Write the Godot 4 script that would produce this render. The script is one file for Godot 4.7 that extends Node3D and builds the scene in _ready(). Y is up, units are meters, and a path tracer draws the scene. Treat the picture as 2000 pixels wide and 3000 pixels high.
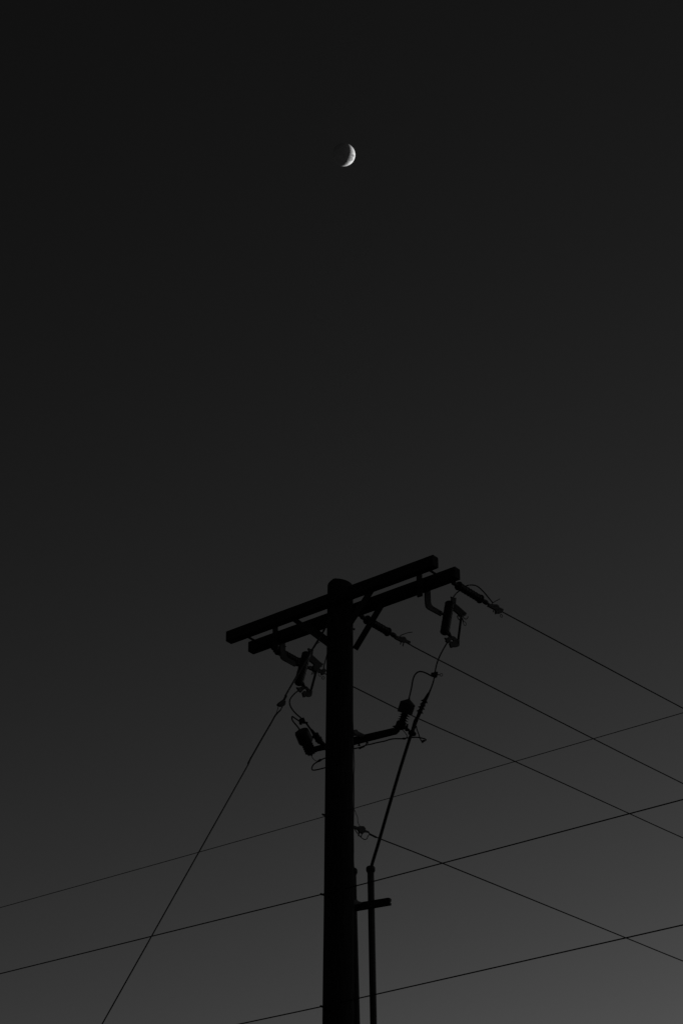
extends Node3D
# A wooden utility pole against a darkening sky with a crescent moon.
# Photo pixels (2000 x 3000) are only used as directions; distances come from the pole, its crossarms and the planes they lie in.

const FOV := 23.9
const PITCH := 30.0
const EYE := Vector3(0, 1.6, 0)
const ARM_TURN := 38.16          # degrees, how far the crossarms are turned towards the camera
const POLE := Vector3(-0.011, 0, -19.918)
const ARM_Y := 12.088            # middle of the crossarms above the ground
const ARM_W := 0.0847
const ARM_H := 0.1095
const ARM_L := 2.4384
const ARM_V := 0.149             # distance of each crossarm from the pole's axis

var focal := 1500.0 / tan(deg_to_rad(FOV / 2))
var view: Basis
var along: Vector3               # along the crossarms
var away: Vector3                # level, square to the crossarms, away from the camera
var mat := {}
var names := {}
var parent: Node3D = null

# ---------------------------------------------------------------- setup
func _ready():
	var p := deg_to_rad(PITCH)
	var t := deg_to_rad(ARM_TURN)
	view = Basis(Vector3.RIGHT, p)
	along = Vector3(cos(t), 0, sin(t))
	away = Vector3(sin(t), 0, -cos(t))
	var cam := Camera3D.new()
	cam.name = "camera"
	cam.fov = FOV
	cam.near = 0.1
	cam.far = 60000.0
	cam.transform = Transform3D(view, EYE)
	add_child(cam)
	cam.current = true

	# the moon's direction, and the sun's: about 62 degrees from the moon, low over the horizon
	var moon_dir := ray(1006.3, 453.4)
	var lean := (view * Vector3(0.953, -0.304, 0)).normalized()
	lean = (lean - moon_dir * lean.dot(moon_dir)).normalized()
	var elong := deg_to_rad(62.5)
	var sun_dir := (moon_dir * cos(elong) + lean * sin(elong)).normalized()
	var sun := DirectionalLight3D.new()
	sun.name = "sun"
	sun.light_energy = 1.6
	sun.light_color = Color(1.0, 1.0, 1.0)
	sun.light_angular_distance = 0.5
	sun.shadow_enabled = true
	add_child(sun)
	sun.look_at_from_position(Vector3(0, 30, 0), Vector3(0, 30, 0) - sun_dir, Vector3.UP)

	var env := Environment.new()
	env.background_mode = Environment.BG_SKY
	env.sky = Sky.new()
	var pm := PanoramaSkyMaterial.new()
	pm.panorama = sky_texture(sun_dir)
	pm.filter = true
	env.sky.sky_material = pm
	env.tonemap_mode = Environment.TONE_MAPPER_LINEAR
	env.tonemap_exposure = 1.25
	env.background_energy_multiplier = 0.8
	env.sdfgi_enabled = true
	env.ssao_enabled = true
	env.ssil_enabled = true
	var we := WorldEnvironment.new()
	we.name = "environment"
	we.environment = env
	add_child(we)

	make_materials()
	setting(sun_dir)
	make_moon(moon_dir)
	make_pole()
	make_equipment_bracket()
	make_conduits()
	make_insulators()
	make_cutouts()
	make_risers()
	make_arresters()
	make_leads()
	make_lines()
	make_guy()

func sky_texture(sun_dir: Vector3) -> ImageTexture:
	# dusk sky: brighter towards the horizon and towards the low sun
	var w := 1024
	var h := 512
	var im := Image.create(w, h, false, Image.FORMAT_RGBF)
	var sun_az := atan2(sun_dir.x, -sun_dir.z)
	for j in h:
		var el := (0.5 - (j + 0.5) / h) * PI
		for i in w:
			# column 0 looks towards -Z, the camera's heading; az is measured from there to its right
			var az := wrapf((i + 0.5) / w * TAU, -PI, PI)
			var v := sky_value(el, az, sun_az)
			im.set_pixel(i, j, Color(v, v, v))
	return ImageTexture.create_from_image(im)

func sky_value(el: float, az: float, sun_az: float) -> float:
	if el < 0.0:
		return 0.0135
	var x: float = clamp(rad_to_deg(el), 16.0, 50.0) - 20.0
	var base := -3.20 - 0.1264 * x + 0.00202 * x * x
	var da: float = abs(wrapf(az - sun_az, -PI, PI))
	var k: float = sun_az - da
	var most := 0.8 if k > 0.0 else 1.5
	var side: float = most * tanh(2.41 * k / most) * pow(max(cos(el), 0.0) / 0.945, 3.0)
	return exp(base + side)

# ---------------------------------------------------------------- pixels to places
func ray(x: float, y: float) -> Vector3:
	return (view * Vector3((x - 1000.0) / focal, (1500.0 - y) / focal, -1.0)).normalized()

func hit(x: float, y: float, pl: Plane) -> Vector3:
	var d := ray(x, y)
	var t: float = (pl.d - pl.normal.dot(EYE)) / pl.normal.dot(d)
	return EYE + d * t

func plane_at(n: Vector3, p: Vector3) -> Plane:
	return Plane(n, n.dot(p))

func arm_plane(v: float) -> Plane:          # upright, along the crossarms, v metres behind the pole's axis
	return plane_at(away, POLE + away * v)

func cross_plane(t: float) -> Plane:        # upright, square to the crossarms, t metres along them
	return plane_at(along, POLE + along * t)

func turned_plane(deg: float, v: float) -> Plane:
	var n := Vector3(sin(deg_to_rad(deg)), 0, -cos(deg_to_rad(deg)))
	return plane_at(n, POLE + n * v)

func depth_plane(s: float) -> Plane:        # upright, facing the camera's heading, s metres behind the pole's axis
	return plane_at(Vector3(0, 0, -1), POLE + Vector3(0, 0, -s))

func facing_plane(x: float, y: float, s: float) -> Plane:   # square to the line of sight, through a point of a depth plane
	return plane_at(ray(x, y), hit(x, y, depth_plane(s)))

func per_px(p: Vector3) -> float:           # metres in one photo pixel at that place
	return -(view.inverse() * (p - EYE)).z / focal

func z(ox: float, oy: float, k: float, pts: Array) -> Array:   # readings taken on an enlargement k of the photo whose corner is ox, oy
	var out := []
	for q in pts:
		out.append([ox + q[0] / k, oy + q[1] / k])
	return out

func on(pl: Plane, pts: Array) -> Array:
	var out := []
	for q in pts:
		out.append(hit(q[0], q[1], pl))
	return out

# ---------------------------------------------------------------- nodes
func numbered(n: String) -> String:
	names[n] = names.get(n, -1) + 1
	return n if names[n] == 0 else "%s_%03d" % [n, names[n]]

func thing(called: String, label: String, category: String, at := Vector3.ZERO, group := "") -> Node3D:
	var o := Node3D.new()
	o.name = numbered(called)
	o.position = at
	add_child(o)
	o.set_meta("label", label)
	o.set_meta("category", category)
	if group != "":
		o.set_meta("group", group)
	parent = o
	return o

func part(called: String, mesh: Mesh, m: Material, under: Node3D = null) -> MeshInstance3D:
	var o := MeshInstance3D.new()
	o.name = called
	o.mesh = mesh
	o.material_override = m
	var top: Node3D = under if under != null else parent
	top.add_child(o, true)
	o.cast_shadow = GeometryInstance3D.SHADOW_CASTING_SETTING_ON
	# shapes are made in world coordinates: undo the place of the thing
	var off := Vector3.ZERO
	var n: Node = top
	while n != self:
		off += (n as Node3D).position
		n = n.get_parent()
	o.position = -off
	return o

# ---------------------------------------------------------------- shapes
func tri(st: SurfaceTool, p: Array, n: Array):
	var c: Vector3 = (p[1] - p[0]).cross(p[2] - p[0])
	var order := [0, 1, 2]
	if c.dot(n[0] + n[1] + n[2]) > 0:
		order = [0, 2, 1]
	for i in order:
		st.set_normal(n[i])
		st.add_vertex(p[i])

func quad(st: SurfaceTool, a: Vector3, b: Vector3, c: Vector3, d: Vector3, na: Vector3, nb: Vector3, nc: Vector3, nd: Vector3):
	tri(st, [a, b, c], [na, nb, nc])
	tri(st, [a, c, d], [na, nc, nd])

func start() -> SurfaceTool:
	var st := SurfaceTool.new()
	st.begin(Mesh.PRIMITIVE_TRIANGLES)
	return st

func smooth(pts: Array, sub: int) -> Array:
	if pts.size() < 3 or sub < 2:
		return pts
	var out := []
	for i in pts.size() - 1:
		var p0: Vector3 = pts[max(i - 1, 0)]
		var p1: Vector3 = pts[i]
		var p2: Vector3 = pts[i + 1]
		var p3: Vector3 = pts[min(i + 2, pts.size() - 1)]
		for k in sub:
			out.append(p1.cubic_interpolate(p2, p0, p3, float(k) / sub))
	out.append(pts[-1])
	return out

func tube_into(st: SurfaceTool, raw: Array, r0: float, sub := 6, sides := 10, r1 := -1.0):
	var pts := smooth(raw, sub)
	if r1 < 0:
		r1 = r0
	var n := pts.size()
	var rings := []
	var norms := []
	var u := Vector3.ZERO
	for i in n:
		var d: Vector3 = (pts[min(i + 1, n - 1)] - pts[max(i - 1, 0)]).normalized()
		if i == 0:
			u = d.cross(Vector3.UP if abs(d.y) < 0.9 else Vector3.RIGHT).normalized()
		else:
			u = (u - d * u.dot(d)).normalized()
		var w := d.cross(u)
		var r: float = lerp(r0, r1, float(i) / (n - 1))
		var ring := []
		var nn := []
		for s in sides:
			var a := TAU * s / sides
			var q := u * cos(a) + w * sin(a)
			ring.append(pts[i] + q * r)
			nn.append(q)
		rings.append(ring)
		norms.append(nn)
	for i in n - 1:
		for s in sides:
			var s2 := (s + 1) % sides
			quad(st, rings[i][s], rings[i + 1][s], rings[i + 1][s2], rings[i][s2], norms[i][s], norms[i + 1][s], norms[i + 1][s2], norms[i][s2])
	for e in [0, n - 1]:
		var d: Vector3 = (pts[1] - pts[0]).normalized() * -1.0 if e == 0 else (pts[n - 1] - pts[n - 2]).normalized()
		for s in sides:
			tri(st, [pts[e], rings[e][s], rings[e][(s + 1) % sides]], [d, d, d])

func tube(pts: Array, r: float, sub := 6, sides := 10, r1 := -1.0) -> ArrayMesh:
	var st := start()
	tube_into(st, pts, r, sub, sides, r1)
	return st.commit()

func wire(pl: Plane, px: Array, rpx: float, sub := 6) -> ArrayMesh:
	var pts := on(pl, px)
	return tube(pts, rpx * per_px(pts[0]), sub, 10)

func lathe(a: Vector3, b: Vector3, profile: Array, sides := 24) -> ArrayMesh:
	# profile: [share of the way from a to b, radius in metres]
	var st := start()
	lathe_into(st, a, b, profile, sides)
	return st.commit()

func lathe_into(st: SurfaceTool, a: Vector3, b: Vector3, profile: Array, sides := 24):
	var ax := b - a
	var d := ax.normalized()
	var u := d.cross(Vector3.UP if abs(d.y) < 0.9 else Vector3.RIGHT).normalized()
	var w := d.cross(u)
	for i in profile.size() - 1:
		var p0: Array = profile[i]
		var p1: Array = profile[i + 1]
		var c0: Vector3 = a + ax * p0[0]
		var c1: Vector3 = a + ax * p1[0]
		var r0: float = p0[1]
		var r1: float = p1[1]
		var dl: float = (p1[0] - p0[0]) * ax.length()
		var sl := Vector2(dl, r0 - r1).normalized()
		for s in sides:
			var q0 := u * cos(TAU * s / sides) + w * sin(TAU * s / sides)
			var q1 := u * cos(TAU * (s + 1) / sides) + w * sin(TAU * (s + 1) / sides)
			var n0 := (q0 * sl.x + d * sl.y).normalized()
			var n1 := (q1 * sl.x + d * sl.y).normalized()
			if r0 > 1e-6:
				tri(st, [c0 + q0 * r0, c1 + q0 * r1, c0 + q1 * r0], [n0, n0, n1])
			if r1 > 1e-6:
				tri(st, [c0 + q1 * r0, c1 + q0 * r1, c1 + q1 * r1], [n1, n0, n1])
	for e in [0, profile.size() - 1]:
		if profile[e][1] > 1e-6:
			var c: Vector3 = a + ax * profile[e][0]
			var nn := -d if e == 0 else d
			var r: float = profile[e][1]
			for s in sides:
				var q0 := u * cos(TAU * s / sides) + w * sin(TAU * s / sides)
				var q1 := u * cos(TAU * (s + 1) / sides) + w * sin(TAU * (s + 1) / sides)
				tri(st, [c, c + q0 * r, c + q1 * r], [nn, nn, nn])

func slab_into(st: SurfaceTool, pl: Plane, px: Array, thick: float, shift := 0.0):
	# an outline in an upright plane, given depth on both sides of it
	var flat := PackedVector2Array()
	for q in px:
		flat.append(Vector2(q[0], q[1]))
	var idx := Geometry2D.triangulate_polygon(flat)
	var n := pl.normal
	var pts := on(pl, px)
	var f := n * (shift - thick / 2)
	var g := n * (shift + thick / 2)
	for i in range(0, idx.size(), 3):
		var a: Vector3 = pts[idx[i]]
		var b: Vector3 = pts[idx[i + 1]]
		var c: Vector3 = pts[idx[i + 2]]
		tri(st, [a + f, b + f, c + f], [-n, -n, -n])
		tri(st, [a + g, b + g, c + g], [n, n, n])
	var area := 0.0
	for i in flat.size():
		area += flat[i].cross(flat[(i + 1) % flat.size()])
	for i in pts.size():
		var a: Vector3 = pts[i]
		var b: Vector3 = pts[(i + 1) % pts.size()]
		var e := n.cross(b - a).normalized()
		# outward: away from the inside of the outline
		var mid2: Vector2 = (flat[i] + flat[(i + 1) % flat.size()]) / 2
		var dir2: Vector2 = (flat[(i + 1) % flat.size()] - flat[i])
		var out2 := Vector2(dir2.y, -dir2.x).normalized() * (1.0 if area > 0 else -1.0)
		var probe := hit(mid2.x + out2.x, mid2.y + out2.y, pl) - hit(mid2.x, mid2.y, pl)
		if e.dot(probe) < 0:
			e = -e
		quad(st, a + f, b + f, b + g, a + g, e, e, e, e)

func slab(pl: Plane, px: Array, thick: float, shift := 0.0) -> ArrayMesh:
	var st := start()
	slab_into(st, pl, px, thick, shift)
	return st.commit()

func bar(pl: Plane, x0: float, y0: float, x1: float, y1: float, wpx: float, thick: float, shift := 0.0) -> ArrayMesh:
	var d := Vector2(x1 - x0, y1 - y0).normalized()
	var n := Vector2(-d.y, d.x) * wpx / 2
	return slab(pl, [[x0 + n.x, y0 + n.y], [x1 + n.x, y1 + n.y], [x1 - n.x, y1 - n.y], [x0 - n.x, y0 - n.y]], thick, shift)

func beam(c: Vector3, ux: Vector3, uy: Vector3, uz: Vector3, bevel: float, seed_: int) -> ArrayMesh:
	# a sawn timber: half extents ux (length), uy, uz; long edges eased, faces a little uneven, ends split by a few checks
	var st := start()
	var noise := FastNoiseLite.new()
	noise.seed = seed_
	noise.frequency = 1.0
	noise.fractal_octaves = 3
	var ly := uy.length()
	var lz := uz.length()
	var y := uy.normalized()
	var zz := uz.normalized()
	var side := []
	for q in [[1, 1], [-1, 1], [-1, -1], [1, -1]]:
		var a := Vector2(q[0] * ly, q[1] * (lz - bevel))
		var b := Vector2(q[0] * (ly - bevel), q[1] * lz)
		side += [a, b] if q[0] * q[1] > 0 else [b, a]
	# more points on each face, so that the grain can lift them
	var ring := []
	for i in side.size():
		var a: Vector2 = side[i]
		var b: Vector2 = side[(i + 1) % side.size()]
		var steps := 5 if a.distance_to(b) > bevel * 2.0 else 1
		for k in steps:
			ring.append(a.lerp(b, float(k) / steps))
	var n := ring.size()
	var count := 60
	var rows := []
	for i in count + 1:
		var f := -1.0 + 2.0 * i / count
		var u := f * ux.length()
		var bow := y * 0.0015 * noise.get_noise_1d(u * 0.6) + zz * 0.002 * noise.get_noise_1d(u * 0.5 + 50.0)
		var row := []
		for p in ring:
			var lift := 1.0 + 0.02 * noise.get_noise_3d(u * 1.2, p.x * 60.0, p.y * 60.0)
			if abs(f) > 0.99:
				lift -= 0.012
			row.append(c + ux * f + bow + (y * p.x + zz * p.y) * lift)
		rows.append(row)
	for i in count:
		for k in n:
			var k2 := (k + 1) % n
			var e: Vector3 = (rows[i + 1][k] - rows[i][k]).cross(rows[i][k2] - rows[i][k]).normalized()
			if e.dot(y * (ring[k].x + ring[k2].x) + zz * (ring[k].y + ring[k2].y)) < 0:
				e = -e
			quad(st, rows[i][k], rows[i][k2], rows[i + 1][k2], rows[i + 1][k], e, e, e, e)
	for t in [[0, -1.0], [count, 1.0]]:
		var e: Vector3 = ux.normalized() * t[1]
		for k in n:
			tri(st, [c + ux * t[1], rows[t[0]][k], rows[t[0]][(k + 1) % n]], [e, e, e])
	return st.commit()

func bolt(a: Vector3, b: Vector3, r: float, head := true) -> ArrayMesh:
	# a threaded rod with a square nut and washer at each end
	var st := start()
	lathe_into(st, a, b, [[0.0, r], [1.0, r]], 8)
	if head:
		var d := (b - a).normalized()
		for e in [[a + d * 0.012, d], [b - d * 0.012, -d]]:
			lathe_into(st, e[0], e[0] + e[1] * 0.016, [[0.0, r * 2.0], [1.0, r * 2.0]], 6)
			lathe_into(st, e[0] + e[1] * 0.016, e[0] + e[1] * 0.021, [[0.0, r * 3.2], [1.0, r * 3.2]], 12)
	return st.commit()

func ring_mesh(pl: Plane, cx: float, cy: float, rx: float, ry: float, turn: float, rpx: float) -> ArrayMesh:
	var px := []
	for i in 21:
		var a := TAU * i / 20.0
		var q := Vector2(cos(a) * rx, sin(a) * ry).rotated(turn)
		px.append([cx + q.x, cy + q.y])
	return wire(pl, px, rpx, 1)

# ---------------------------------------------------------------- materials
func noise_tex(freq: float, lo: Color, hi: Color, seed_: int, size := 256) -> NoiseTexture2D:
	var n := FastNoiseLite.new()
	n.seed = seed_
	n.frequency = freq
	n.fractal_octaves = 4
	var t := NoiseTexture2D.new()
	t.noise = n
	t.width = size
	t.height = size
	t.seamless = true
	var g := Gradient.new()
	g.set_color(0, lo)
	g.set_color(1, hi)
	t.color_ramp = g
	return t

func make_material(called: String, lin: float, rough: float, metal := 0.0, spread := 0.0, scale := Vector3(2, 2, 2), relief := 0.0):
	var m := StandardMaterial3D.new()
	m.resource_name = called
	m.roughness = rough
	m.metallic = metal
	if spread > 0.0:
		var lo := lin * (1.0 - spread)
		var hi := lin * (1.0 + spread)
		m.albedo_texture = noise_tex(0.02, Color(lo, lo, lo).linear_to_srgb(), Color(hi, hi, hi).linear_to_srgb(), called.hash() % 1000)
		m.uv1_triplanar = true
		m.uv1_world_triplanar = true
		m.uv1_scale = scale
		if relief > 0.0:
			m.heightmap_enabled = true
			m.heightmap_scale = relief
			m.heightmap_texture = noise_tex(0.03, Color.BLACK, Color.WHITE, called.hash() % 1000 + 7)
	else:
		m.albedo_color = Color(lin, lin, lin).linear_to_srgb()
	mat[called] = m

func make_materials():
	make_material("pole_wood", 0.05, 0.95, 0.0, 0.45, Vector3(6, 0.5, 6))
	make_material("arm_wood", 0.05, 0.95, 0.0, 0.4, Vector3(3, 3, 3))
	make_material("galvanized", 0.05, 0.6, 0.0, 0.25, Vector3(5, 5, 5))
	make_material("plate_steel", 0.20, 0.6, 0.0, 0.25, Vector3(5, 5, 5))
	make_material("dark_steel", 0.06, 0.6, 0.0, 0.25, Vector3(5, 5, 5))
	make_material("polymer", 0.04, 0.55)
	make_material("porcelain", 0.06, 0.35)
	make_material("conduit_plastic", 0.10, 0.6, 0.0, 0.15, Vector3(2, 1, 2))
	make_material("cable_jacket", 0.03, 0.6)
	make_material("aluminium_wire", 0.05, 0.6)
	make_material("fibreglass", 0.06, 0.4)
	make_material("cap_plastic", 0.09, 0.5)
	make_material("ground_soil", 0.06, 0.95, 0.0, 0.4, Vector3(0.2, 0.2, 0.2))
	make_material("hill_scrub", 0.05, 0.95, 0.0, 0.4, Vector3(0.02, 0.02, 0.02))

# ---------------------------------------------------------------- the setting
func setting(sun_dir: Vector3):
	var pm := PlaneMesh.new()
	pm.size = Vector2(6000, 6000)
	var g := MeshInstance3D.new()
	g.name = "ground"
	g.mesh = pm
	g.material_override = mat.ground_soil
	g.set_meta("kind", "structure")
	add_child(g)
	# a ridge between the pole and the low sun: the pole stands in its shade
	var st := start()
	var noise := FastNoiseLite.new()
	noise.seed = 4
	noise.frequency = 1.0
	var sun_az := atan2(sun_dir.x, -sun_dir.z)
	var nu := 90
	var nv := 14
	var grid := []
	for i in nu + 1:
		var az: float = sun_az + deg_to_rad(-55.0 + 130.0 * i / nu)
		var row := []
		for j in nv + 1:
			var f := float(j) / nv
			var r := 300.0 + 500.0 * f
			var end: float = smoothstep(0.0, 0.15, float(i) / nu) * smoothstep(1.0, 0.8, float(i) / nu)
			var top: float = 88.0 + 14.0 * noise.get_noise_2d(az * 4.0, 3.0) + 3.0 * noise.get_noise_2d(az * 30.0, f * 4.0)
			var y: float = -0.3 + top * sin(PI * f) * end
			row.append(Vector3(sin(az) * r, y, -cos(az) * r))
		grid.append(row)
	for i in nu:
		for j in nv:
			for k in [[[0, 0], [1, 0], [1, 1]], [[0, 0], [1, 1], [0, 1]]]:
				var p := []
				for c in k:
					p.append(grid[i + c[0]][j + c[1]])
				var n: Vector3 = (p[1] - p[0]).cross(p[2] - p[0]).normalized()
				if n.y < 0:
					n = -n
				tri(st, p, [n, n, n])
	var hills := MeshInstance3D.new()
	hills.name = "hills"
	hills.mesh = st.commit()
	hills.material_override = mat.hill_scrub
	hills.set_meta("kind", "structure")
	add_child(hills)

func make_moon(dir: Vector3):
	var dist := 20000.0
	var c := EYE + dir * dist
	var radius: float = 33.4 / focal * dist
	var fwd := dir
	var right := (view.x - fwd * view.x.dot(fwd)).normalized()
	var up := right.cross(fwd)
	var noise := FastNoiseLite.new()
	noise.seed = 21
	noise.frequency = 2.2
	noise.fractal_octaves = 5
	# dark lava plains and bright rims, by their place on the disc: x, y, radius, change of tone
	var spots := [[0.80, -0.09, 0.13, -0.24], [0.62, -0.36, 0.22, -0.17], [0.36, -0.55, 0.20, -0.10], [0.62, 0.30, 0.16, -0.08], [0.52, 0.02, 0.20, -0.12], [0.20, -0.72, 0.16, -0.06],
		[0.70, -0.14, 0.07, 0.10], [0.92, 0.05, 0.10, 0.06], [0.62, -0.70, 0.22, 0.07], [0.76, 0.48, 0.2, 0.05]]
	var st := start()
	var nu := 240
	var nv := 120
	var P := []
	var C := []
	var N := []
	for j in nv + 1:
		for i in nu + 1:
			var la := PI * (float(j) / nv - 0.5)
			var lo := TAU * i / nu
			var q := Vector3(cos(la) * cos(lo), sin(la), cos(la) * sin(lo))
			var tone := 0.62 + 0.14 * noise.get_noise_3d(q.x * 2, q.y * 2, q.z * 2)
			if q.z < 0.2:
				for s in spots:
					var k: float = Vector2(q.x - s[0], q.y - s[1]).length() / s[2]
					tone += 1.35 * s[3] * smoothstep(1.1, 0.75, k)
			tone = clamp(tone, 0.16, 0.80)
			var bump := 1.0 + 0.006 * noise.get_noise_3d(q.x * 2.5, q.y * 2.5, q.z * 2.5)
			var w := right * q.x + up * q.y + fwd * q.z
			P.append(w * radius * bump)
			C.append(Color(tone, tone, tone))
			N.append(w)
	for j in nv + 1:
		for i in nu + 1:
			st.set_color(C[j * (nu + 1) + i])
			st.set_normal(N[j * (nu + 1) + i])
			st.add_vertex(P[j * (nu + 1) + i])
	for j in nv:
		for i in nu:
			var a := j * (nu + 1) + i
			for k in [[a, a + 1, a + nu + 2], [a, a + nu + 2, a + nu + 1]]:
				var cr: Vector3 = (P[k[1]] - P[k[0]]).cross(P[k[2]] - P[k[0]])
				var o: Array = [k[0], k[2], k[1]] if cr.dot(P[k[0]]) > 0 else k
				for v in o:
					st.add_index(v)
	st.generate_normals()
	var m := StandardMaterial3D.new()
	m.resource_name = "moon_rock"
	m.vertex_color_use_as_albedo = true
	m.roughness = 1.0
	m.metallic_specular = 0.0
	mat["moon_rock"] = m
	var o := MeshInstance3D.new()
	o.name = "moon"
	o.mesh = st.commit()
	o.material_override = m
	o.position = c
	o.set_meta("label", "thin bright crescent moon with grey plains, high in the dark sky")
	o.set_meta("category", "moon")
	add_child(o)

# ---------------------------------------------------------------- the pole and what is bolted on as its own structure
func pole_radius(y: float) -> float:
	return 0.119 + max(0.0, 12.36 - y) * 0.0032

func pole_axis(y: float) -> Vector3:
	return Vector3(POLE.x - max(0.0, 12.36 - y) * 0.0042, y, POLE.z)

func make_pole():
	thing("utility_pole", "tall tapered wooden utility pole carrying two parallel wooden crossarms", "utility pole", Vector3(POLE.x, 0, POLE.z))
	var noise := FastNoiseLite.new()
	noise.seed = 9
	noise.frequency = 1.0
	noise.fractal_octaves = 3
	var st := start()
	var sides := 120
	var rings := 70
	var top := hit(985.0, 1695.5, depth_plane(-0.118)).y
	var grid := []
	for j in rings + 1:
		var y := -0.3 + (top + 0.3) * j / rings
		var row := []
		for s in sides:
			var a := TAU * s / sides
			var r := pole_radius(y)
			# drying checks and weathered grain run up the shaft
			var c := noise.get_noise_3d(cos(a) * 9.0, sin(a) * 9.0, y * 0.35)
			var check: float = smoothstep(0.32, 0.5, noise.get_noise_3d(cos(a) * 14.0 + 40.0, sin(a) * 14.0, y * 0.22))
			r += 0.0022 * c - 0.006 * check
			var p := pole_axis(y) + Vector3(cos(a), 0, sin(a)) * r
			if j == rings:
				# the top is sawn a little aslant, with one edge broken
				p.y += -0.18 * (p.x - POLE.x) - 0.6 * max(0.0, -(p.x - POLE.x) - 0.065)
			row.append(p)
		grid.append(row)
	for j in rings:
		for s in sides:
			var s2 := (s + 1) % sides
			st.set_smooth_group(1)
			for k in [[[j, s], [j + 1, s], [j + 1, s2]], [[j, s], [j + 1, s2], [j, s2]]]:
				var p := []
				for c in k:
					p.append(grid[c[0]][c[1]])
				var o := pole_axis(p[0].y)
				if (p[1] - p[0]).cross(p[2] - p[0]).dot(p[0] - o) > 0:
					p = [p[0], p[2], p[1]]
				for v in p:
					st.add_vertex(v)
	st.set_smooth_group(-1)
	var mid := pole_axis(top)
	for s in sides:
		var p := [mid, grid[rings][s], grid[rings][(s + 1) % sides]]
		if (p[1] - p[0]).cross(p[2] - p[0]).y > 0:
			p = [p[0], p[2], p[1]]
		for v in p:
			st.add_vertex(v)
	st.generate_normals()
	part("shaft", st.commit(), mat.pole_wood)
	# crossarms
	var c := Vector3(POLE.x, ARM_Y, POLE.z)
	for k in [[-ARM_V, -0.0139], [ARM_V, 0.0121]]:
		var arm := part("crossarm", beam(c + away * k[0] + along * k[1], along * ARM_L / 2, Vector3.UP * ARM_H / 2, away * ARM_W / 2, 0.006, 31 if k[0] < 0 else 32), mat.arm_wood)
		# nuts and washers where the long bolts come out of this arm
		var outer: float = k[0] + sign(k[0]) * ARM_W / 2
		for u in [-1.02, 0.0, 0.985]:
			var q: Vector3 = c + along * u + away * outer
			var d: Vector3 = away * sign(k[0])
			part("nut", lathe(q, q + d * 0.022, [[0.0, 0.028], [0.2, 0.028], [0.21, 0.016], [1.0, 0.016]], 8), mat.galvanized, arm)
	# long bolts that tie the two arms together
	for e in [[1268.5, 1677.5], [738.0, 1872.5]]:
		var q := hit(e[0], e[1], arm_plane(0.0))
		part("spacing_bolt", bolt(q - away * 0.107, q + away * 0.107, 0.011, false), mat.dark_steel)
	part("spacing_bolt", bolt(c - away * 0.215, c + away * 0.215, 0.011), mat.dark_steel)
	# braces: a pair to each arm, from the arm down to the pole
	var near_v := -0.128
	part("brace", bar(arm_plane(near_v), 846, 1803, 981, 1902, 14.6, 0.016), mat.dark_steel)
	part("brace", bar(arm_plane(near_v), 1090, 1725, 1012, 1846, 14.2, 0.016), mat.dark_steel)
	part("brace", bar(arm_plane(0.115), 897, 1828, 1003, 1907, 14.6, 0.016), mat.dark_steel)
	part("brace", bar(arm_plane(0.115), 1127, 1756, 1039.5, 1902, 14.2, 0.016), mat.dark_steel)
	# lag bolts in the pole's face at the feet of the braces
	for e in [[974, 1895, near_v], [1016, 1840, near_v]]:
		var q := hit(e[0], e[1], arm_plane(e[2]))
		part("lag_bolt", lathe(q + away * 0.03, q - away * 0.03, [[0.0, 0.008], [0.45, 0.008], [0.46, 0.022], [0.6, 0.022], [0.61, 0.014], [1.0, 0.014]], 8), mat.galvanized)
	var bq := hit(1032, 1843, depth_plane(0.02))
	part("lag_bolt", lathe(bq, hit(1039.5, 1843.5, depth_plane(0.02)), [[0.0, 0.008], [0.5, 0.008], [0.6, 0.011], [1.0, 0.011]], 8), mat.galvanized)
	# bolts and clamps that carry the level cables on the pole's near face
	for e in [[946.5, 2386.5, -0.185], [941.5, 2619.5, -0.19], [941.0, 2948.0, -0.19]]:
		var q := hit(e[0], e[1], arm_plane(e[2]))
		part("cable_bolt", lathe(q + away * 0.09, q - away * 0.012, [[0.0, 0.007], [0.75, 0.007], [0.76, 0.010], [1.0, 0.008]], 8), mat.dark_steel)
	# the bare earth wire stapled down the shaft
	var gw := []
	for q in [[1035.6, 2190], [1037.2, 2222], [1037.9, 2245], [1036.3, 2271], [1036.6, 2300], [1037.2, 2338], [1036.5, 2375], [1035.5, 2425], [1036.0, 2500], [1035.8, 2560]]:
		gw.append(hit(q[0] - 0.4, q[1], depth_plane(0.012)))
	var last: Vector3 = gw[-1]
	for y in [6.0, 4.0, 2.0, 0.0]:
		gw.append(Vector3(pole_axis(y).x + pole_radius(y) + 0.004, y, last.z))
	part("earth_wire", tube(gw, 0.004, 6, 8), mat.dark_steel)

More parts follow.
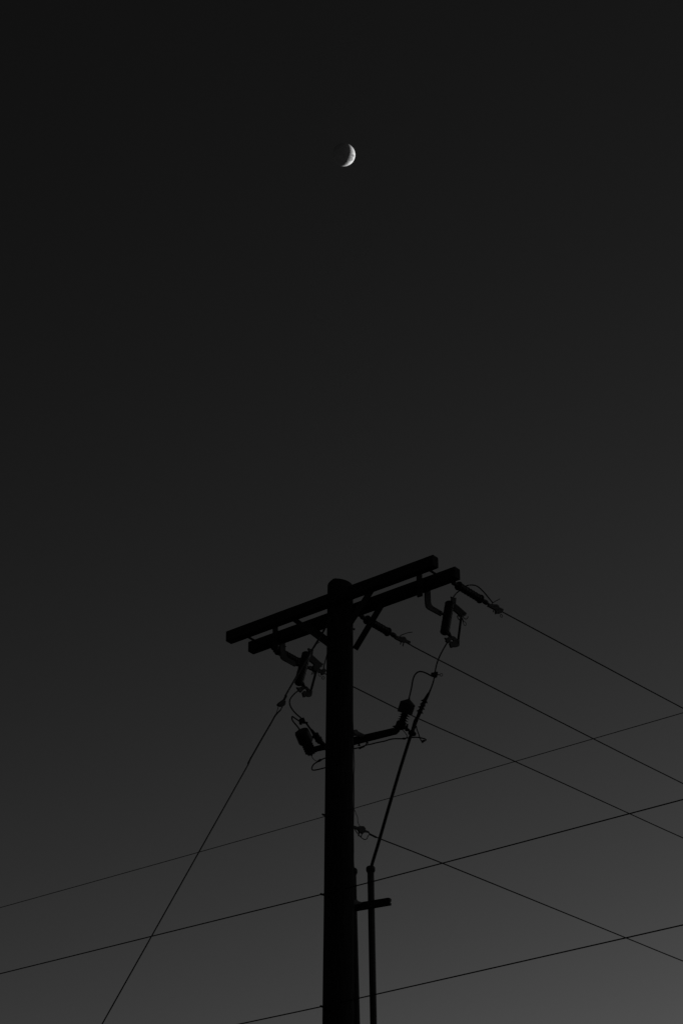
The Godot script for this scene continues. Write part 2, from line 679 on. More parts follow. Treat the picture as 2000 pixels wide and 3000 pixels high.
# ---------------------------------------------------------------- bracket that carries arresters and terminations
func make_equipment_bracket():
	var pl := turned_plane(31.0, 0.28)
	var q := hit(1040, 2172, pl)
	thing("equipment_bracket", "long steel bracket across the pole carrying capped arresters and cable ends", "bracket", q)
	var arm := part("arm", slab(pl, [[917, 2190], [958, 2179], [1036, 2161], [1154, 2134], [1168, 2141], [1159, 2150], [1037, 2181], [958, 2194], [928, 2200], [916, 2202]], 0.03), mat.dark_steel)
	for e in z(1040, 2100, 13.07, [[150, 1090], [460, 1000]]):
		var b := hit(e[0], e[1], pl)
		part("bolt", bolt(b + Vector3.UP * 0.03, b - Vector3.UP * 0.006, 0.004), mat.galvanized, arm)
	# the plates that hold the bracket off the pole
	var cp := cross_plane(0.06)
	part("standoff_plate", slab(cp, z(1040, 2100, 13.07, [[-60, 500], [45, 490], [100, 560], [420, 715], [300, 775], [170, 775], [70, 705], [-60, 640]]), 0.01), mat.plate_steel)
	part("standoff_plate", slab(cross_plane(-0.06), z(1040, 2100, 13.07, [[-120, 540], [45, 500], [60, 735], [-120, 745]]), 0.012), mat.dark_steel)
	# the upright channel bolted to the shaft
	part("mounting_channel", slab(arm_plane(0.135), [[1010, 2120], [1032, 2115], [1034, 2190], [1012, 2196]], 0.03), mat.dark_steel)

# ---------------------------------------------------------------- conduits and their bracket
func make_conduits():
	for k in [[1085.2, 2545.0, 1093.6, 3000.0, 0.20, "grey riser pipe standing clear of the pole, taking the slanting cable"], [1033.4, 2551.0, 1044.3, 3000.0, 0.30, "grey riser pipe tucked close behind the pole shaft"]]:
		var pl := depth_plane(k[4])
		var a := hit(k[0], k[1], pl)
		var b := hit(k[2], k[3], pl)
		var foot: Vector3 = a + (b - a) * ((a.y + 0.2) / (a.y - b.y))
		thing("riser_conduit", k[5], "conduit", Vector3(foot.x, 0, foot.z))
		var r := 9.9 * per_px(a)
		part("pipe", tube([a, b, foot], r, 1, 32), mat.conduit_plastic)
		var up := (a - b).normalized()
		var m := per_px(a)
		part("bell_end", lathe(a - up * 14 * m, a + up * 8 * m, [[0.0, 9.6 * m], [0.25, 12.4 * m], [0.4, 13.6 * m], [0.75, 13.3 * m], [0.92, 10.6 * m], [1.0, 6.5 * m]], 32), mat.cable_jacket)
	var bp := turned_plane(26.0, 0.27)
	var c := hit(1060, 2650, bp)
	thing("conduit_bracket", "short steel channel bracket holding two riser pipes off the pole", "bracket", c)
	var cut := z(1020, 2540, 9.8, [[60, 1080], [390, 1022], [1160, 895], [1215, 905], [1215, 975], [1190, 985], [1190, 1020], [1215, 1025], [1215, 1090], [270, 1250], [60, 1285]])
	part("channel", slab(bp, cut, 0.03), mat.dark_steel)
	part("standoff_plate", slab(cross_plane(0.05), z(1020, 2540, 9.8, [[100, 960], [225, 930], [275, 985], [400, 1020], [330, 1060], [240, 1070], [100, 1090]]), 0.012), mat.plate_steel)
	for e in [[1089.0, 2648.0, 0.20], [1037.0, 2655.0, 0.30]]:
		var q := hit(e[0], e[1], depth_plane(e[2]))
		var m := per_px(q)
		part("pipe_clamp", lathe(q - Vector3.UP * 0.018, q + Vector3.UP * 0.018, [[0.0, 10.6 * m], [1.0, 10.6 * m]], 32), mat.dark_steel)

# ---------------------------------------------------------------- strain insulators and their clamps
func make_insulators():
	var sets := [
		{"root": [1306.0, 1695.0], "a": [1342.6, 1716.7], "b": [1406.0, 1755.0], "ball": [1423.0, 1765.4], "clamp": [1451.0, 1780.0], "tip": [1470.0, 1786.0],
			"tail": [[1440, 1770], [1446, 1764], [1455, 1759], [1463, 1754.5]], "label": "ribbed strain insulator at the crossarm end, spanned by an arched jumper wire"},
		{"root": [1040.0, 1795.5], "a": [1074.8, 1816.1], "b": [1135.4, 1851.2], "ball": [1154.6, 1862.0], "clamp": [1179.4, 1874.6], "tip": [1198.6, 1883.4],
			"tail": [[1170, 1868], [1173, 1862], [1183, 1857.5], [1196, 1853.5], [1206.5, 1852]], "label": "ribbed strain insulator crossing a brace close to the pole"},
		{"root": [780.0, 1886.5], "a": [815.0, 1906.5], "b": [874.0, 1939.5], "ball": [894.0, 1950.5], "clamp": [925.0, 1962.0], "tip": [946.0, 1971.0],
			"tail": [], "label": "ribbed strain insulator half hidden behind a cutout and its bent bracket"}]
	for s in sets:
		var back := arm_plane(ARM_V + ARM_W / 2)
		var root := hit(s.root[0], s.root[1], back)
		var t: float = (root - POLE).dot(along)
		s["t"] = t
		var pl := cross_plane(t)
		var a := hit(s.a[0], s.a[1], pl)
		var b := hit(s.b[0], s.b[1], pl)
		var ball := hit(s.ball[0], s.ball[1], pl)
		var tip := hit(s.tip[0], s.tip[1], pl)
		var m := per_px(a)
		thing("strain_insulator", s.label, "insulator", root, "strain insulators on the far crossarm")
		part("eye_bolt", tube([root - away * 0.03, root, a], 4.2 * m, 1, 10), mat.galvanized)
		var mid := root.lerp(a, 0.62)
		part("clevis", lathe(mid - (a - root).normalized() * 0.03, mid + (a - root).normalized() * 0.03, [[0.0, 4.0 * m], [0.3, 7.0 * m], [0.7, 7.0 * m], [1.0, 4.5 * m]], 14), mat.galvanized)
		var axis := (b - a).normalized()
		part("core", lathe(a, b, [[0.0, 10.0 * m], [1.0, 10.0 * m]], 18), mat.polymer)
		var count := 9
		for i in count:
			var q := a.lerp(b, float(i) / (count - 1))
			var big: bool = i == 0 or i == count - 1
			var r: float = (14.0 if big else 12.1) * m
			var hl := 0.016 if big else 0.0125
			part("shed", lathe(q - axis * hl, q + axis * hl, [[0.0, r * 0.72], [0.2, r * 0.93], [0.42, r], [0.62, r * 0.98], [0.85, r * 0.86], [1.0, r * 0.72]], 22), mat.polymer)
		part("end_fitting", lathe(b, ball + axis * 0.04, [[0.0, 6.0 * m], [0.3, 4.6 * m], [0.5, 7.2 * m], [0.72, 7.4 * m], [0.86, 4.4 * m], [1.0, 4.0 * m]], 14), mat.galvanized)
		# the dead-end clamp with its u-bolts
		var cx: float = s.clamp[0]
		var cy: float = s.clamp[1]
		var clamp := part("clamp", slab(pl, [[cx - 20, cy - 11], [cx - 8, cy - 9], [cx + 2, cy - 9], [cx + 7, cy - 5], [cx + 9, cy], [cx + 21, cy + 5], [cx + 20, cy + 11], [cx + 8, cy + 8], [cx - 2, cy + 7], [cx - 12, cy + 2], [cx - 24, cy - 4]], 0.018), mat.galvanized)
		for e in [[-5.0, 2.0, -7.0, 13.0, 2.2], [3.0, 5.0, 0.0, 18.0, 2.4]]:
			part("clamp_bolt", wire(pl, [[cx + e[0] + 2, cy + e[1] - 8], [cx + e[0], cy + e[1]], [cx + (e[0] + e[2]) / 2, cy + (e[1] + e[3]) / 2], [cx + e[2], cy + e[3]]], e[4] / 2.0 + 0.5, 3), mat.galvanized, clamp)
		if s.tail.size() > 0:
			part("wire_tail", wire(pl, s.tail, 1.3, 5), mat.aluminium_wire)
		s["pl"] = pl
	# a hot-line tap hangs under the outer clamp
	var sp: Plane = sets[0].pl
	var lug := part("tap_clamp", slab(sp, z(1260, 1680, 6.533, [[1240, 700], [1300, 690], [1350, 720], [1350, 760], [1310, 775], [1270, 765], [1255, 780], [1245, 780]]), 0.016), mat.galvanized, get_node("strain_insulator"))
	part("tap_ring", ring_mesh(sp, 1467.6, 1804.3, 3.2, 4.6, -0.5, 0.9), mat.galvanized, lug)
	var lp: Plane = sets[2].pl
	var lug2 := part("tap_clamp", slab(lp, z(780, 1840, 7.84, [[1290, 940], [1330, 935], [1378, 985], [1365, 1000], [1340, 1010], [1335, 1060], [1290, 1080], [1255, 1060], [1270, 990]]), 0.016), mat.galvanized, get_node("strain_insulator_002"))
	part("tap_ring", ring_mesh(lp, 946.4, 1986.0, 4.0, 4.0, 0.0, 0.9), mat.galvanized, lug2)
	part("tap_ring", ring_mesh(lp, 937.0, 1975.5, 4.0, 6.2, -0.3, 0.8), mat.galvanized, lug2)
	lines_from = sets

var lines_from := []

# ---------------------------------------------------------------- fuse cutouts
func make_cutouts():
	var back := arm_plane(ARM_V + ARM_W / 2 + 0.006)
	# --- the one at the open end of the crossarm
	var t := (hit(1251.0, 1745.0, back) - POLE).dot(along)
	var pl := cross_plane(t)
	cut_right = pl
	thing("fuse_cutout", "fuse cutout on a bent bracket with a closed fuse tube, clear against the sky", "fuse cutout", hit(1252, 1770, pl), "fuse cutouts under the far crossarm")
	var d := z(1180, 1660, 11.2, [[700, 640], [880, 600], [886, 880], [900, 1150], [915, 1240], [960, 1300], [1205, 1440], [1270, 1480], [1240, 1590], [1215, 1612], [820, 1400], [760, 1340], [735, 1270], [722, 1100], [715, 880]])
	part("mounting_bracket", slab(pl, d, 0.012), mat.dark_steel)
	part("bracket_bolt", tube(on(pl, [[1286, 1789], [1290, 1796], [1289, 1804]]), 2.6 * per_px(hit(1288, 1796, pl)), 2, 8), mat.galvanized)
	part("bracket_pin", tube(on(pl, [[1286, 1794], [1305, 1803]]), 4.2 * per_px(hit(1288, 1796, pl)), 1, 10), mat.galvanized)
	var plate := arm_plane(ARM_V - ARM_W / 2 - 0.008)
	part("clamp_plate", slab(plate, [[1219.5, 1672], [1234.8, 1672], [1236.5, 1746], [1222, 1750]], 0.012), mat.dark_steel)
	cutout_body(pl, [1316.8, 1764.0], [1301.0, 1857.0], 14.0)
	part("top_terminal", slab(pl, z(1260, 1680, 6.533, [[385, 445], [412, 460], [485, 470], [475, 600], [430, 610], [400, 540], [402, 470]]), 0.014), mat.galvanized)
	var hood := part("top_contact", slab(pl, z(1260, 1680, 6.533, [[430, 560], [480, 590], [682, 768], [672, 788], [640, 790], [676, 800], [660, 812], [620, 815], [560, 830], [530, 780], [430, 700]]), 0.018), mat.galvanized)
	part("hook", wire(pl, z(1260, 1680, 6.533, [[615, 815], [640, 850], [672, 874], [700, 865], [714, 845], [717, 825]]), 1.3), mat.galvanized, hood)
	part("latch", wire(pl, z(1260, 1680, 6.533, [[545, 800], [520, 815], [518, 835], [535, 870], [555, 890]]), 1.5), mat.galvanized, hood)
	var tb := part("fuse_tube", tube(on(pl, z(1260, 1680, 6.533, [[593, 800], [525, 1340]])), 3.7 * per_px(hit(1345, 1850, pl)), 1, 16), mat.fibreglass)
	part("pull_ring", ring_mesh(pl, 1360.4, 1827.0, 3.7, 6.2, -0.35, 0.9), mat.galvanized, tb)
	part("ring_stem", wire(pl, z(1260, 1680, 6.533, [[605, 850], [618, 890], [632, 925]]), 1.8, 2), mat.galvanized, tb)
	part("hinge", slab(pl, z(1260, 1680, 6.533, [[270, 1232], [310, 1240], [350, 1215], [370, 1190], [450, 1210], [505, 1262], [552, 1300], [541, 1390], [520, 1405], [490, 1415], [455, 1410], [425, 1395], [428, 1420], [390, 1427], [360, 1345], [385, 1300], [425, 1310], [440, 1295], [432, 1275], [400, 1262], [350, 1330], [320, 1325], [290, 1300], [297, 1275]]), 0.014), mat.galvanized)
	# --- its twin over the guy wire
	t = (hit(828.0, 1861.0, back) - POLE).dot(along)
	pl = cross_plane(t)
	cut_left = pl
	thing("fuse_cutout", "fuse cutout crossed by the sloping guy rod beside the pole", "fuse cutout", hit(828, 1890, pl), "fuse cutouts under the far crossarm")
	var d2 := []
	for q in d:
		d2.append([q[0] - 424.8, q[1] + 149.0])
	part("mounting_bracket", slab(pl, d2, 0.012), mat.dark_steel)
	part("bracket_pin", tube(on(pl, [[866, 1941], [885, 1950]]), 4.4 * per_px(hit(870, 1943, pl)), 1, 10), mat.galvanized)
	part("bracket_bolt", tube(on(pl, [[834, 1892.5], [838, 1894.5]]), 1.6 * per_px(hit(835, 1894, pl)), 1, 8), mat.galvanized)
	part("clamp_plate", slab(plate, [[799.2, 1838], [813.4, 1834], [815, 1905], [801, 1911]], 0.012), mat.dark_steel)
	cutout_body(pl, [898.6, 1912.5], [873.6, 2005.0], 13.8)
	part("top_terminal", slab(pl, z(780, 1840, 7.84, [[952, 470], [968, 462], [990, 480], [1072, 490], [1045, 660], [1000, 640], [975, 540]]), 0.014), mat.galvanized)
	hood = part("top_contact", slab(pl, z(780, 1840, 7.84, [[985, 590], [1050, 628], [1262, 818], [1300, 815], [1285, 860], [1240, 870], [1280, 888], [1215, 915], [1205, 960], [1120, 990], [1060, 960], [1075, 870], [1095, 840], [1010, 772], [980, 740]]), 0.018), mat.galvanized)
	part("hook", wire(pl, z(780, 1840, 7.84, [[1200, 920], [1235, 950], [1265, 968], [1290, 975]]), 1.4), mat.galvanized, hood)
	part("latch", wire(pl, z(780, 1840, 7.84, [[1070, 990], [1055, 1030], [1038, 1068]]), 1.3), mat.galvanized, hood)
	tb = part("fuse_tube", tube(on(pl, z(780, 1840, 7.84, [[1150, 980], [1015, 1480]])), 3.9 * per_px(hit(917, 1996, pl)), 1, 16), mat.fibreglass)
	part("ring_stem", wire(pl, z(780, 1840, 7.84, [[1140, 990], [1105, 1080]]), 1.4, 1), mat.galvanized, tb)
	part("hinge", slab(pl, z(780, 1840, 7.84, [[690, 1362], [732, 1368], [800, 1352], [845, 1325], [920, 1345], [985, 1408], [983, 1450], [1052, 1455], [1030, 1560], [1000, 1582], [950, 1580], [890, 1552], [888, 1590], [850, 1592], [820, 1490], [870, 1440], [905, 1465], [928, 1450], [925, 1415], [895, 1395], [855, 1410], [790, 1485], [735, 1440]]), 0.014), mat.galvanized)

var cut_right: Plane
var cut_left: Plane

func cutout_body(pl: Plane, a2: Array, b2: Array, rpx: float):
	var a := hit(a2[0], a2[1], pl)
	var b := hit(b2[0], b2[1], pl)
	var m := per_px(a)
	var d := (b - a).normalized()
	var body := part("insulator", lathe(a, b, [[0.0, rpx * 0.55 * m], [0.03, rpx * 0.8 * m], [0.08, rpx * 0.92 * m], [0.93, rpx * 0.9 * m], [0.98, rpx * 0.8 * m], [1.0, rpx * 0.55 * m]], 28), mat.porcelain)
	var count := 13
	for i in count:
		var f: float = 0.06 + 0.88 * i / (count - 1)
		var q := a.lerp(b, f)
		var r: float = rpx * m * (1.0 if i % 2 == 0 else 0.97)
		part("shed", lathe(q - d * 0.009, q + d * 0.009, [[0.0, r * 0.9], [0.4, r], [0.65, r], [1.0, r * 0.9]], 28), mat.porcelain, body)
	var foot := hit(b2[0] + 19.0, b2[1] + 10.0, pl)
	var heel := hit(b2[0] + 5.0, b2[1] - 12.0, pl)
	part("bottom_cap", lathe(heel, foot, [[0.0, rpx * 0.6 * m], [0.7, rpx * 0.4 * m], [1.0, rpx * 0.3 * m]], 16), mat.galvanized)

# ---------------------------------------------------------------- riser cables with their ribbed ends
func make_risers():
	# depths behind the pole's axis along the cable, so that it meets the bracket's end and the pipe's mouth
	var st := [[1266.3, 2004.0, 1.9, -0.10], [1262.5, 2015.0, 2.3, -0.09], [1257.0, 2028.0, 2.7, -0.075], [1254.5, 2032.5, 4.0, -0.07], [1250.5, 2040.0, 4.9, -0.06], [1245.5, 2049.0, 5.6, -0.05],
		[1229.5, 2085.0, 6.2, -0.015], [1223.0, 2101.0, 5.4, 0.0], [1220.0, 2106.0, 6.0, 0.0], [1216.5, 2114.0, 6.6, 0.01], [1210.0, 2135.0, 5.9, 0.02], [1207.0, 2145.0, 5.4, 0.02]]
	var base := depth_plane(0.20)
	var foot := hit(1086.0, 2552.0, base)
	thing("riser_cable", "thick black riser cable slanting from a finned end down into a pipe", "cable", foot, "riser cables with finned ends")
	var m := per_px(foot)
	var mesh := start()
	for i in st.size() - 1:
		var a := hit(st[i][0], st[i][1], depth_plane(st[i][3]))
		var b := hit(st[i + 1][0], st[i + 1][1], depth_plane(st[i + 1][3]))
		lathe_into(mesh, a, b, [[0.0, st[i][2] * m], [1.0, st[i + 1][2] * m]], 16)
	var term := part("termination", mesh.commit(), mat.polymer)
	var ax := (hit(1242.8, 2054.7, depth_plane(-0.045)) - hit(1229.5, 2085.1, depth_plane(-0.015))).normalized()
	for s in [[1242.8, 2054.7, 11.8, -0.045], [1238.0, 2064.8, 9.8, -0.035], [1234.3, 2073.7, 11.8, -0.025], [1229.5, 2085.1, 11.4, -0.015]]:
		var q := hit(s[0], s[1], depth_plane(s[3]))
		part("shed", lathe(q - ax * 0.008, q + ax * 0.02, [[0.0, 6.0 * m], [0.08, s[2] * m], [0.2, s[2] * m * 0.97], [0.55, 7.2 * m], [1.0, 5.8 * m]], 24), mat.polymer, term)
	var path := []
	for q in [[1209.0, 2138.0, 0.02], [1201.5, 2158.0, 0.025], [1184.0, 2213.0, 0.04], [1167.0, 2268.0, 0.06], [1143.0, 2349.0, 0.09], [1122.0, 2422.0, 0.12], [1107.0, 2474.0, 0.15], [1095.0, 2513.0, 0.18], [1088.0, 2540.0, 0.20], [1086.5, 2575.0, 0.20]]:
		path.append(hit(q[0], q[1], depth_plane(q[2])))
	part("cable", tube(path, 4.9 * m, 5, 18), mat.cable_jacket)
	# the clamp that ties the cable to the bracket's end
	var q := hit(1206.0, 2147.5, depth_plane(0.02))
	var dn: Vector3 = (path[1] - path[0]).normalized()
	part("cable_clamp", lathe(q - dn * 0.02, q + dn * 0.022, [[0.0, 8.0 * m], [0.5, 9.0 * m], [1.0, 7.6 * m]], 12), mat.galvanized)
	part("clamp_ear", slab(depth_plane(0.02), z(1130, 2030, 12.06, [[960, 1390], [1020, 1400], [1068, 1440], [1060, 1485], [1010, 1505], [960, 1500]]), 0.03), mat.galvanized)
	part("clamp_ear", slab(depth_plane(0.02), z(1130, 2030, 12.06, [[660, 1230], [700, 1200], [740, 1110], [790, 1120], [770, 1260], [840, 1310], [850, 1440], [790, 1440], [780, 1400], [810, 1330], [720, 1335], [670, 1305]]), 0.03), mat.galvanized)

	# the second one, on the far side of the pole
	var s0 := 0.42
	var cable_end := hit(1036.0, 2556.0, depth_plane(0.30))
	thing("riser_cable", "black riser cable with rounded ribs, running behind the pole shaft", "cable", cable_end, "riser cables with finned ends")
	var p1 := z(840, 2080, 11.2, [[560, 400, 0], [640, 440, 0], [770, 620, 0], [830, 690, 0], [890, 780, 0], [950, 850, 0], [1140, 1080, 0], [1200, 1150, 0]])
	var rad := [2.2, 2.8, 3.0, 4.8, 5.6, 6.2, 7.2, 7.6]
	mesh = start()
	for i in p1.size() - 1:
		lathe_into(mesh, hit(p1[i][0], p1[i][1], depth_plane(s0)), hit(p1[i + 1][0], p1[i + 1][1], depth_plane(s0)), [[0.0, rad[i] * m], [1.0, rad[i + 1] * m]], 16)
	term = part("termination", mesh.commit(), mat.polymer)
	var a0 := hit(p1[4][0], p1[4][1], depth_plane(s0))
	var a1 := hit(p1[7][0], p1[7][1], depth_plane(s0))
	var ax2 := (a1 - a0).normalized()
	for s in z(840, 2080, 11.2, [[940, 835], [990, 895], [1040, 965], [1085, 1025]]):
		var c := hit(s[0], s[1], depth_plane(s0))
		var big: bool = names.get("_flip", 0) % 2 == 0
		names["_flip"] = names.get("_flip", 0) + 1
		var r: float = (12.0 if big else 10.4) * m
		part("shed", lathe(c - ax2 * 0.014, c + ax2 * 0.014, [[0.0, r * 0.7], [0.25, r * 0.95], [0.5, r], [0.75, r * 0.95], [1.0, r * 0.7]], 22), mat.polymer, term)
	var path2 := [hit(p1[7][0], p1[7][1], depth_plane(s0)), hit(965, 2215, depth_plane(0.42)), hit(985, 2290, depth_plane(0.38)), hit(1010, 2400, depth_plane(0.34)), hit(1028, 2490, depth_plane(0.31)), hit(1033, 2540, depth_plane(0.30)), hit(1034, 2575, depth_plane(0.30))]
	part("cable", tube(path2, 4.9 * m, 5, 16), mat.cable_jacket)

# ---------------------------------------------------------------- surge arresters
func make_arresters():
	# the pointed-cap one on the bracket's free end, leaning outwards
	var pl := facing_plane(1180, 2100, -0.02)
	var a := hit(1198.0, 2047.5, pl)        # tip of the cap
	var b := hit(1172.0, 2131.0, pl)        # foot on the bracket
	var m := per_px(a)
	thing("surge_arrester", "surge arrester under a pointed cap at the free end of the steel bracket", "surge arrester", b, "surge arresters on the steel bracket")
	var ax := b - a
	var L := ax.length()
	var top := a + ax.normalized() * 0.0
	var cap := part("cap", lathe(top, top + ax.normalized() * 45.0 * m, [[0.0, 0.6 * m], [0.02, 3.0 * m], [0.30, 22.6 * m], [0.325, 23.0 * m], [0.96, 22.7 * m], [1.0, 21.5 * m]], 40), mat.cap_plastic)
	part("cap_stud", lathe(top - ax.normalized() * 4.0 * m, top + ax.normalized() * 3.0 * m, [[0.0, 1.2 * m], [0.4, 2.6 * m], [1.0, 2.8 * m]], 10), mat.galvanized, cap)
	var body := part("body", lathe(a + ax * 0.45, b, [[0.0, 9.0 * m], [0.6, 9.0 * m], [0.62, 13.0 * m], [0.85, 14.0 * m], [1.0, 13.0 * m]], 24), mat.polymer)
	for i in 5:
		var q := hit(1187.5 - 2.55 * i, 2089.0 + 7.0 * i, pl)
		var dn := ax.normalized()
		part("shed", lathe(q - dn * 3.6 * m, q + dn * 1.2 * m, [[0.0, 8.4 * m], [0.55, 13.6 * m], [0.9, 17.2 * m], [0.97, 17.2 * m], [1.0, 9.0 * m]], 28), mat.polymer, body)
	part("base_bracket", slab(pl, z(1130, 2030, 12.06, [[215, 1175], [335, 1140], [380, 1000], [400, 988], [520, 985], [640, 1040], [700, 1090], [690, 1210], [660, 1290], [500, 1325], [430, 1400], [290, 1330], [285, 1230]]), 0.05), mat.dark_steel)
	# the round-topped one by the cutout
	pl = facing_plane(895, 2170, 0.36)
	a = hit(881.5, 2139.0, pl)
	b = hit(913.0, 2211.0, pl)
	m = per_px(a)
	thing("surge_arrester", "surge arrester with a round drum cap hanging over a looped lead", "surge arrester", b, "surge arresters on the steel bracket")
	# its cap tilts towards the camera, so its flat top shows
	ax = (b - a).normalized() * 0.9 + view.z * -0.30
	ax = ax.normalized()
	var c0 := hit(885.0, 2147.0, pl)
	cap = part("cap", lathe(c0 - ax * 8.0 * m, c0 + ax * 33.0 * m, [[0.0, 16.5 * m], [0.05, 20.0 * m], [0.12, 21.6 * m], [0.86, 22.6 * m], [0.96, 21.0 * m], [1.0, 17.0 * m]], 40), mat.cap_plastic)
	part("cap_stud", lathe(hit(872.0, 2148.0, pl), hit(864.2, 2145.5, pl), [[0.0, 2.0 * m], [1.0, 1.2 * m]], 8), mat.galvanized, cap)
	body = part("body", lathe(c0 + ax * 20.0 * m, b, [[0.0, 13.0 * m], [0.8, 12.5 * m], [1.0, 11.0 * m]], 24), mat.polymer)
	for i in 5:
		var q := c0 + (b - c0).normalized() * (33.0 + 6.6 * i) * m
		part("shed", lathe(q - ax * 3.0 * m, q + ax * 1.5 * m, [[0.0, 13.5 * m], [0.7, 16.8 * m], [0.9, 16.8 * m], [1.0, 13.5 * m]], 28), mat.polymer, body)
	part("base_bracket", slab(pl, z(840, 2080, 11.2, [[740, 1200], [890, 1190], [900, 1240], [1000, 1300], [990, 1385], [845, 1405], [838, 1500], [820, 1528], [790, 1500], [750, 1480], [720, 1445], [650, 1430]]), 0.05), mat.dark_steel)

# ---------------------------------------------------------------- jumpers and earth leads
func make_leads():
	var k6 := [1000, 1940, 4.9]
	# arched jumper from line clamp to cutout top
	var far_pl := cross_plane(lines_from[0].t - 0.03)
	var ja := on(cut_right, z(1260, 1680, 6.533, [[428, 470], [470, 410], [530, 350]]))
	var jb := on(far_pl, z(1260, 1680, 6.533, [[690, 240], [745, 225], [800, 222], [860, 232], [920, 262], [1010, 345], [1100, 450], [1190, 560]]))
	thing("jumper_wire", "arched jumper wire looping over the strain insulator at the crossarm end", "wire", ja[0])
	part("strand", tube(ja + jb, 1.93 * per_px(ja[0]), 6, 10), mat.aluminium_wire)
	# from the cutout's foot down to the riser cable
	var pts := []
	var depth0: float = -(hit(1310.5, 1882.0, cut_right).z - POLE.z)
	for q in [[1312, 1879, 0.0], [1303, 1893, 0.1], [1293, 1911, 0.25], [1284, 1930, 0.4], [1277.5, 1950, 0.6], [1273.5, 1970, 0.8], [1271.5, 1985, 0.9], [1266.3, 2005, 1.0], [1262, 2016, 1.0]]:
		pts.append(hit(q[0], q[1], depth_plane(lerp(depth0, -0.10, q[2]))))
	thing("jumper_wire", "bowed lead from the open cutout down to the finned cable end", "wire", pts[-1])
	part("strand", tube(pts, 2.06 * per_px(pts[0]), 6, 10), mat.aluminium_wire)
	var cpl := depth_plane(lerp(depth0, -0.10, 0.84))
	var cc := part("connector", slab(cpl, z(1000, 1940, 4.9, [[1282, 162], [1320, 158], [1335, 146], [1382, 150], [1380, 175], [1372, 205], [1345, 216], [1318, 205], [1285, 195]]), 0.035), mat.galvanized)
	part("ring_stem", wire(cpl, z(1000, 1940, 4.9, [[1375, 180], [1412, 181]]), 1.4, 1), mat.galvanized, cc)
	part("ring", ring_mesh(cpl, 1291.8, 1977.2, 3.9, 3.9, 0.0, 0.9), mat.galvanized, cc)
	# tap to the arrester's cap
	var ap := []
	var i := 0
	var raw := z(1000, 1940, 4.9, [[1320, 190], [1280, 190], [1230, 165], [1175, 142], [1125, 134], [1080, 152], [1045, 195], [1022, 260], [1005, 360], [985, 450], [966, 530]])
	for q in raw:
		ap.append(hit(q[0], q[1], depth_plane(lerp(lerp(depth0, -0.10, 0.84), -0.09, float(i) / (raw.size() - 1)))))
		i += 1
	thing("jumper_wire", "hooked tap wire dropping into the pointed arrester cap", "wire", ap[-1])
	part("strand", tube(ap, 2.18 * per_px(ap[0]), 6, 10), mat.aluminium_wire)
	# earth lead under the bracket
	var ep := depth_plane(0.06)
	var e0 := on(ep, z(1000, 1940, 4.9, [[150, 1246], [260, 1225], [350, 1192], [430, 1175], [500, 1157], [620, 1132], [690, 1110], [760, 1099], [870, 1098], [960, 1085], [1060, 1078], [1130, 1085], [1190, 1100], [1211, 1114], [1195, 1128], [1158, 1146]]))
	thing("earth_lead", "wavy bare earth lead running under the steel bracket to a hooked tip", "wire", e0[0])
	part("strand", tube(e0, 1.93 * per_px(e0[0]), 6, 10), mat.dark_steel)
	part("branch", wire(ep, z(1000, 1940, 4.9, [[872, 970], [905, 1005], [935, 1045], [938, 1070], [925, 1088], [900, 1096]]), 1.1), mat.dark_steel)
	part("branch", wire(ep, z(1000, 1940, 4.9, [[355, 1155], [352, 1178], [330, 1200], [280, 1222]]), 1.4), mat.dark_steel)
	part("connector", tube(on(ep, z(1000, 1940, 4.9, [[878, 1097], [918, 1097]])), 3.0 * per_px(e0[0]), 1, 10), mat.galvanized)
	part("connector", tube(on(ep, z(1000, 1940, 4.9, [[250, 1240], [330, 1205]])), 2.8 * per_px(e0[0]), 1, 10), mat.galvanized)
	part("branch", tube([hit(1219.0, 2128.0, depth_plane(0.02)), hit(1220.5, 2137.0, depth_plane(0.02)), hit(1225.0, 2149.0, depth_plane(0.04)), hit(1231.0, 2166.0, ep), hit(1237.0, 2175.0, ep)], 1.7 * per_px(e0[0]), 4, 10), mat.dark_steel)
	part("connector", slab(ep, z(1130, 2030, 12.06, [[1255, 1700], [1290, 1680], [1340, 1665], [1360, 1690], [1330, 1735], [1290, 1762], [1260, 1745]]), 0.02), mat.galvanized)
	# ---- the group on the other side of the pole
	var bl := depth_plane(0.40)
	var d1: float = -(hit(873, 2025, cut_left).z - POLE.z)
	pts = []
	var w := z(780, 1860, 5.6, [[530, 915], [480, 950], [430, 1000], [395, 1050], [382, 1100], [390, 1155], [415, 1205], [455, 1260], [510, 1315], [575, 1370]])
	for n in w.size():
		pts.append(hit(w[n][0], w[n][1], depth_plane(lerp(d1, 0.42, float(n) / (w.size() - 1)))))
	pts.append(hit(894.0, 2117.0, depth_plane(0.42)))
	pts.append(hit(899.0, 2121.0, depth_plane(0.42)))
	thing("jumper_wire", "round-bellied lead from the crossed cutout to the rounded cable end", "wire", pts[-1])
	part("strand", tube(pts, 2.06 * per_px(pts[0]), 6, 10), mat.aluminium_wire)
	part("connector", slab(depth_plane(0.42), z(840, 2080, 11.2, [[395, 350], [420, 315], [490, 290], [515, 280], [572, 272], [575, 320], [605, 350], [590, 395], [695, 425], [690, 440], [640, 445], [600, 420], [545, 432], [495, 415], [500, 460], [450, 470], [405, 440]]), 0.035), mat.galvanized)
	var tp := on(depth_plane(0.42), z(840, 2080, 11.2, [[430, 375], [380, 345], [280, 280], [195, 222], [172, 225], [168, 270], [185, 335], [230, 405], [330, 520], [400, 615], [450, 690]]))
	thing("jumper_wire", "sharply hooked tap wire dropping onto the round drum cap", "wire", tp[-1])
	part("strand", tube(tp, 2.06 * per_px(tp[0]), 6, 10), mat.aluminium_wire)
